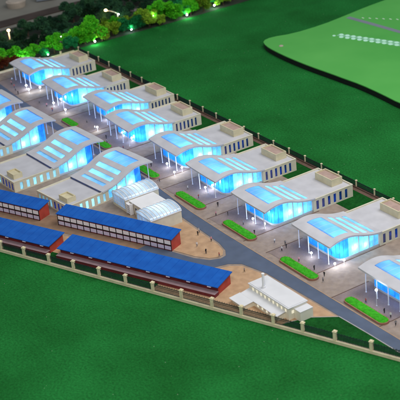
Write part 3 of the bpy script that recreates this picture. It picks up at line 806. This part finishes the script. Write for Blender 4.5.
# small lamps among the trees
def led(x, y, z, m, power, col, label, r=.2):
    root = empty('garden_lamp', (x, y, 0), 0, label, 'lamp', 'small lamps among the trees')
    b = MB(); b.tube((0, 0, .05), (0, 0, z-.1), .06, n=6); b.build('stake', M['black'], root)
    b = MB(); b.ball((0, 0, z), r, 8, 5); b.build('lamp_head', M[m], root, smooth=True)
    point((.3, -.2, z+r+.35), power*1.6, col, .3, root, 'lamp_light')
G = (.55, 1, .60)
led(-82.6, 8.6, 1.2, 'bulb', 260, G, 'white lamp among the bright trees at the left street lamp')
led(-81.7, 15.3, .9, 'bulb_green', 160, G, 'green lamp above the farthest hall roof')
led(-81.4, 28.9, .9, 'bulb', 330, G, 'white lamp at the foot of the largest lit tree')
led(-82.4, 40.6, .9, 'bulb', 260, (.3, 1, .7), 'teal-white lamp between two teal trees on the lawn edge')
led(-81.3, 57.5, .9, 'bulb', 280, G, 'white lamp in the middle of the lit tree row')
led(-82.5, 67.3, .9, 'bulb', 240, G, 'teal lamp near the top of the lit tree row')
led(-88.2, 22.6, 2.2, 'bulb', 60, G, 'left one of two tiny lamps in the dark trees')
led(-87.6, 25.2, 2.2, 'bulb', 60, G, 'right one of two tiny lamps in the dark trees')
led(-82.2, 47.6, 2.9, 'bulb_green', 170, G, 'lamp inside the yellow-green tree on the lawn edge', .12)
led(-90.2, 41.5, 3.2, 'bulb', 40, G, 'tiny lamp below the curved street lamp arm', .15)

# street lamps
def street_lamp(x, y, h, arm, label):
    root = empty('street_lamp', (x, y, 0), 0, label, 'street lamp')
    b = MB(); b.tube((0, 0, 0), (0, 0, h), .20, .14, n=10)
    pts = [(0, 0, h)] + [(arm[0]*t, arm[1]*t, h+1.1*math.sin(math.pi/2*t)) for t in (.3, .6, 1)] if arm else []
    for p, q in zip(pts, pts[1:]): b.tube(p, q, .14, .12, n=8)
    b.build('pole', M['cream'], root, smooth=True)
    e = pts[-1] if arm else (0, 0, h)
    b = MB(); b.ball((e[0], e[1], e[2]+.1), .42, 12, 8, .75); b.build('lamp_head', M['bulb_warm'], root, smooth=True)
    point((e[0]+.4, e[1]-.6, e[2]-.7), 260, (1, .62, .28), .35, root, 'lamp_light')
street_lamp(-95.8, 11.6, 5.0, None, 'straight lamp post with warm orange light at the left edge')
street_lamp(-91.0, 41.6, 3.2, (-1.6, -2.6), 'curved lamp post with warm orange head in front of dark trees')

# far blurred objects
b = MB(); b.tube((0, 0, 0), (0, 0, 1.6), 2.6, 2.9, n=28); b.tube((0, 0, 1.6), (0, 0, 1.9), 2.4, 2.2, n=28)
o = b.build('round_tub', M['drum'], None, smooth=False); o.location = (-129.5, 29.5, .06)
tag(o, 'pale round tub standing on the grey floor at the top left corner', 'tub')
b = MB(); b.box(-3, 3, -1.2, 1.2, 0, 2.2); b.box(-2.2, 2.2, -1.0, 1.0, 2.2, 2.9)
o = b.build('crate', M['blueroofA'] if False else M['platroad'], None); o.location = (-128, 38.5, .36); o.rotation_euler = (0, 0, R(70)); tag(o, 'blurred grey-blue box right of the round tub at the top edge', 'box')

# ------------------------------------------------------------------ raised green board
def smooth_poly(p, k=2):
    for _ in range(k):
        q = []
        for i in range(len(p)):
            a = Vector(p[i]); c = Vector(p[(i+1) % len(p)]); q += [tuple(a*.75+c*.25), tuple(a*.25+c*.75)]
        p = q
    return p
PP = smooth_poly([(-46.9, 57.9), (-43.5, 56.3), (-38.5, 55.5), (-31.8, 55.0), (-23.9, 54.9), (-16.9, 55.2), (-11.6, 55.3), (-6.5, 55.5), (.9, 55.0), (8.3, 54.1), (30, 54), (60, 56), (120, 60), (120, 190), (-60, 190), (-50, 120), (-48.7, 99.4), (-48.0, 92.1), (-46.6, 83.9), (-45.4, 75.4), (-45.6, 66.4), (-47.6, 61.1)], 1)
bd = empty('display_board', (0, 0, 0), 0, 'raised light green board with black edge at the top right, above the big lawn', 'display board')
b = MB(); b.prism(PP, 1.3, 1.5); b.build('board_top', M['plat'], bd)
cxp, cyp = 10, 110
b = MB(); b.prism([((x-cxp)*.999+cxp, (y-cyp)*.999+cyp) for x, y in PP], .1, 1.298); b.build('board_edge', M['platside'], bd)
b = MB()
for (x0, y0), (x1, y1) in [((-45.0, 83.7), (-36.2, 84.3)), ((-36.2, 84.3), (-26.3, 84.9)), ((-26.3, 84.9), (10, 88))]:
    d = Vector((x1-x0, y1-y0)).normalized(); n = Vector((-d.y, d.x))*.75
    b.quad((x0-n.x, y0-n.y, 1.52), (x1-n.x, y1-n.y, 1.52), (x1+n.x, y1+n.y, 1.52), (x0+n.x, y0+n.y, 1.52))
b.build('grey_strip', M['platroad'], bd)
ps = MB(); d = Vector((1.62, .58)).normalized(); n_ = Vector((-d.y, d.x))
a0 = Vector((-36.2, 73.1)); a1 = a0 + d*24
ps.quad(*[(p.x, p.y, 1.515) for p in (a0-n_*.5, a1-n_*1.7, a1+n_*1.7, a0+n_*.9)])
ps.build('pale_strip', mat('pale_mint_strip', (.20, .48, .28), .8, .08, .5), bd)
mk = MB()
for k in range(9):
    t = k/8; x = -42+t*12; y = 85.9+t*8
    mk.box(x, x+.8, y-.12, y+.12, 1.5, 1.53)
mk.build('dash', M['mark'], bd)
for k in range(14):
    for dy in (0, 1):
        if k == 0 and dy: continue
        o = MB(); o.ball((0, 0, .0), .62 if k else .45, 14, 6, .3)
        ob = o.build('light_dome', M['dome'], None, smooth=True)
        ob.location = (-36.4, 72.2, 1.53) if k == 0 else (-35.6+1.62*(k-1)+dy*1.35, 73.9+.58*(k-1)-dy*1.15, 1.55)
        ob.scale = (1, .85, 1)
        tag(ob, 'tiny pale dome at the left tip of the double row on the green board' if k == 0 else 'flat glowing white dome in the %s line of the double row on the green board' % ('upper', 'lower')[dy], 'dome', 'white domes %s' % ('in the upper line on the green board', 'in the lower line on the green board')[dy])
o = MB(); o.ball((0, 0, 0), .6, 10, 6, .4); ob = o.build('pale_dome', M['drum'], None, smooth=True); ob.location = (-40.3, 58.7, 1.5); tag(ob, 'single small pale dome near the rounded left corner of the green board', 'dome')

# ------------------------------------------------------------------ people
def person(shirt, trousers, pose=0):
    me = bpy.data.meshes.new('person')
    J = {'pel': (0, 0, .50, .085), 'bel': (0, 0, .60, .08), 'che': (0, 0, .74, .105), 'nek': (0, 0, .85, .035), 'hd1': (0, .01, .90, .055), 'hd2': (0, .005, .97, .05)}
    st = .10*pose
    for s, n in ((-1, 'l'), (1, 'r')):
        J['hip'+n] = (s*.055, 0, .47, .065); J['kne'+n] = (s*.06, s*st*.5, .27, .042); J['ank'+n] = (s*.06, s*st, .05, .03); J['toe'+n] = (s*.065, s*st+.08, .025, .022)
        J['sho'+n] = (s*.115, 0, .80, .04); J['elb'+n] = (s*.16, -s*st*.4, .64, .028); J['wri'+n] = (s*.165, -s*st*.4+.05, .51, .02); J['han'+n] = (s*.165, -s*st*.4+.06, .46, .02)
    E = [('pel','bel'),('bel','che'),('che','nek'),('nek','hd1'),('hd1','hd2')]
    for n in 'lr': E += [('pel','hip'+n),('hip'+n,'kne'+n),('kne'+n,'ank'+n),('ank'+n,'toe'+n),('che','sho'+n),('sho'+n,'elb'+n),('elb'+n,'wri'+n),('wri'+n,'han'+n)]
    ks = list(J); me.from_pydata([J[k][:3] for k in ks], [(ks.index(a), ks.index(b)) for a, b in E], [])
    tmp = bpy.data.objects.new('person', me); COL.objects.link(tmp)
    md = tmp.modifiers.new('skin', 'SKIN'); 
    me.skin_vertices.new() if not me.skin_vertices else None
    for i, k in enumerate(ks): me.skin_vertices[0].data[i].radius = (J[k][3], J[k][3])
    me.skin_vertices[0].data[0].use_root = True
    sb = tmp.modifiers.new('sub', 'SUBSURF'); sb.levels = 1; sb.render_levels = 1
    dg = bpy.context.evaluated_depsgraph_get(); dg.update()
    nm = bpy.data.meshes.new_from_object(tmp.evaluated_get(dg))
    bpy.data.objects.remove(tmp)
    nm.name = 'person'; nm.materials.clear()
    for m in (SK, shirt, trousers, HAIR): nm.materials.append(m)
    for p in nm.polygons:
        z = p.center.z; x = abs(p.center.x)
        p.material_index = 3 if (z > .96 or (z > .9 and p.center.y < -.02)) else (0 if z > .86 or (x > .13 and z < .53) else (1 if z > .5 or x > .125 else 2)); p.use_smooth = True
    return nm
SK = mat('skin', (.45, .28, .20), .6, .05, 1); HAIR = mat('hair', (.02, .015, .012), .7, .1, 1)
CL = {'black': mat('cloth_black', (.02, .02, .025), .8, .1, 1), 'white': mat('cloth_white', (.7, .7, .7), .8, .05, 1), 'red': mat('cloth_red', (.4, .06, .06), .8, .1, 1), 'grey': mat('cloth_grey', (.2, .2, .22), .8, .1, 1), 'pink': mat('cloth_pink', (.55, .25, .28), .8, .1, 1), 'navy': mat('cloth_navy', (.03, .05, .14), .8, .1, 1)}
combos = [('black', 'black', 0), ('white', 'grey', 1), ('red', 'navy', 1), ('pink', 'black', 0), ('grey', 'black', 1), ('white', 'black', 0)]
pm = [person(CL[a], CL[b_], p) for a, b_, p in combos]
PE = [(30.5, -12.9, 1, 'on the sand court, left of two walkers'), (33.7, -13.1, 0, 'alone near the tip of the sand court'), (30.6, -9.9, 3, 'on the sand court edge by the road'), (27.0, -10.4, 0, 'in the middle of the sand court'),
      (26.2, -9.6, 5, 'at the upper left of the sand court'), (43.6, -11.9, 4, 'on the sand yard right of the junction'), (36.2, -12.0, 2, 'at the rounded tip of the sand court'),
      (53.9, -2.9, 0, 'right of the planter before the eighth hall'), (55.2, -4.2, 4, 'by the road right of the eighth hall planter'), (51.1, -2.8, 0, 'behind the planter of the eighth hall'), (47.0, -2.9, 3, 'left behind the planter of the eighth hall'),
      (41.7, -1.6, 0, 'on the paving left of the eighth hall'), (40.6, -1.0, 4, 'on the paving between seventh and eighth hall'), (42.0, -2.8, 5, 'beside the planter left of the eighth hall'), (38.8, -2.0, 1, 'on the paving right of the seventh hall'),
      (65.1, -3.4, 2, 'behind the nearest planter at its left end'), (69.3, -3.2, 0, 'behind the nearest planter at its middle'), (70.9, -3.3, 5, 'behind the nearest planter at its right end'), (73.2, -4.3, 4, 'past the right end of the nearest planter'),
      (19.9, -1.2, 0, 'by the paving gap left of the seventh hall'), (24.2, -1.9, 0, 'before the left column of the seventh hall'), (29.3, -2.0, 4, 'behind the planter of the seventh hall'), (33.6, -2.6, 0, 'behind the right end of the seventh hall planter'), (22.8, -3.6, 3, 'left of the seventh hall planter'),
      (9.8, -1.4, 1, 'before the sixth hall left column'), (14.4, -1.9, 2, 'before the middle of the sixth hall'), (2.6, -3.4, 4, 'by the planter of the fifth hall'), (-4.6, -.9, 0, 'before the fifth hall left columns'),
      (-12.6, -1.2, 3, 'in the gap between fourth and fifth halls'), (-16.4, -.6, 2, 'right of the fourth hall forecourt'), (-21.5, -1.6, 4, 'before the fourth hall'), (-24.0, -.4, 0, 'before the fourth hall left column'),
      (-30.4, .4, 1, 'before the third hall'), (-35.0, .9, 4, 'left before the third hall'), (-47.0, -1.5, 2, 'before the second hall right columns'), (-50.6, -1.1, 3, 'before the second hall middle'), (-54.0, -1.3, 4, 'before the second hall left column'),
      (-68.0, -1.0, 2, 'before the farthest hall middle'), (-70.6, -.5, 3, 'before the farthest hall left column'), (-65.6, -1.8, 4, 'before the farthest hall right side'), (-72.5, .6, 1, 'left of the farthest hall'), (-63.0, -2.4, 0, 'right of the farthest hall forecourt')]
desc = ['in black', 'in white and grey', 'in red and navy', 'in pink and black', 'in grey and black', 'in white and black']
pr_ = random.Random(5)
for x, y, k, w in PE:
    o = bpy.data.objects.new('person', pm[k]); COL.objects.link(o); o.location = (x, y, .20); o.rotation_euler = (0, 0, pr_.uniform(0, 6.28)); s = pr_.uniform(.95, 1.12); o.scale = (s, s, s)
    tag(o, 'person %s %s' % (desc[k], w), 'person', 'tiny people walking about the site')

# ------------------------------------------------------------------ lights, world, camera
w = bpy.data.worlds.new('World'); sc.world = w; w.use_nodes = True
bg = w.node_tree.nodes['Background']; bg.inputs[0].default_value = (.84, .92, 1.0, 1); bg.inputs[1].default_value = .34
la = bpy.data.lights.new('ceiling_lamp', 'AREA'); la.shape = 'RECTANGLE'; la.size = 120; la.size_y = 90; la.energy = 220000; la.color = (1, .97, .94)
lo = bpy.data.objects.new('ceiling_lamp', la); COL.objects.link(lo); lo.location = (70, 60, 165)
lo.rotation_euler = (Vector((25, 35, 0)) - Vector(lo.location)).to_track_quat('-Z', 'Y').to_euler()

lb = bpy.data.lights.new('ceiling_lamp', 'AREA'); lb.shape = 'RECTANGLE'; lb.size = 60; lb.size_y = 60; lb.energy = 160000; lb.color = (1, .95, .88)
l2 = bpy.data.objects.new('ceiling_lamp', lb); COL.objects.link(l2); l2.location = (170, -110, 150)
l2.rotation_euler = (Vector((30, -10, 0)) - Vector(l2.location)).to_track_quat('-Z', 'Y').to_euler()
cam = bpy.data.cameras.new('camera'); co = bpy.data.objects.new('camera', cam); COL.objects.link(co); sc.camera = co
m = Matrix(((0.54946698, -0.3214014, 0.77122447, 200), (0.8306174, 0.30992845, -0.46262199, -113), (-0.09033705, 0.89478796, 0.43725704, 105), (0, 0, 0, 1)))
co.matrix_world = m
cam.sensor_width = 36; cam.lens = 36*1261.66/400; cam.clip_start = 1; cam.clip_end = 2000
cam.dof.use_dof = True; cam.dof.focus_distance = 232; cam.dof.aperture_fstop = .135

sc.view_settings.view_transform = 'Standard'; sc.view_settings.look = 'None'; sc.view_settings.exposure = 0; sc.view_settings.gamma = 1
sc.render.engine = 'CYCLES'; sc.cycles.max_bounces = 6; sc.cycles.use_denoising = True
sc.render.resolution_x = 1024; sc.render.resolution_y = 1024
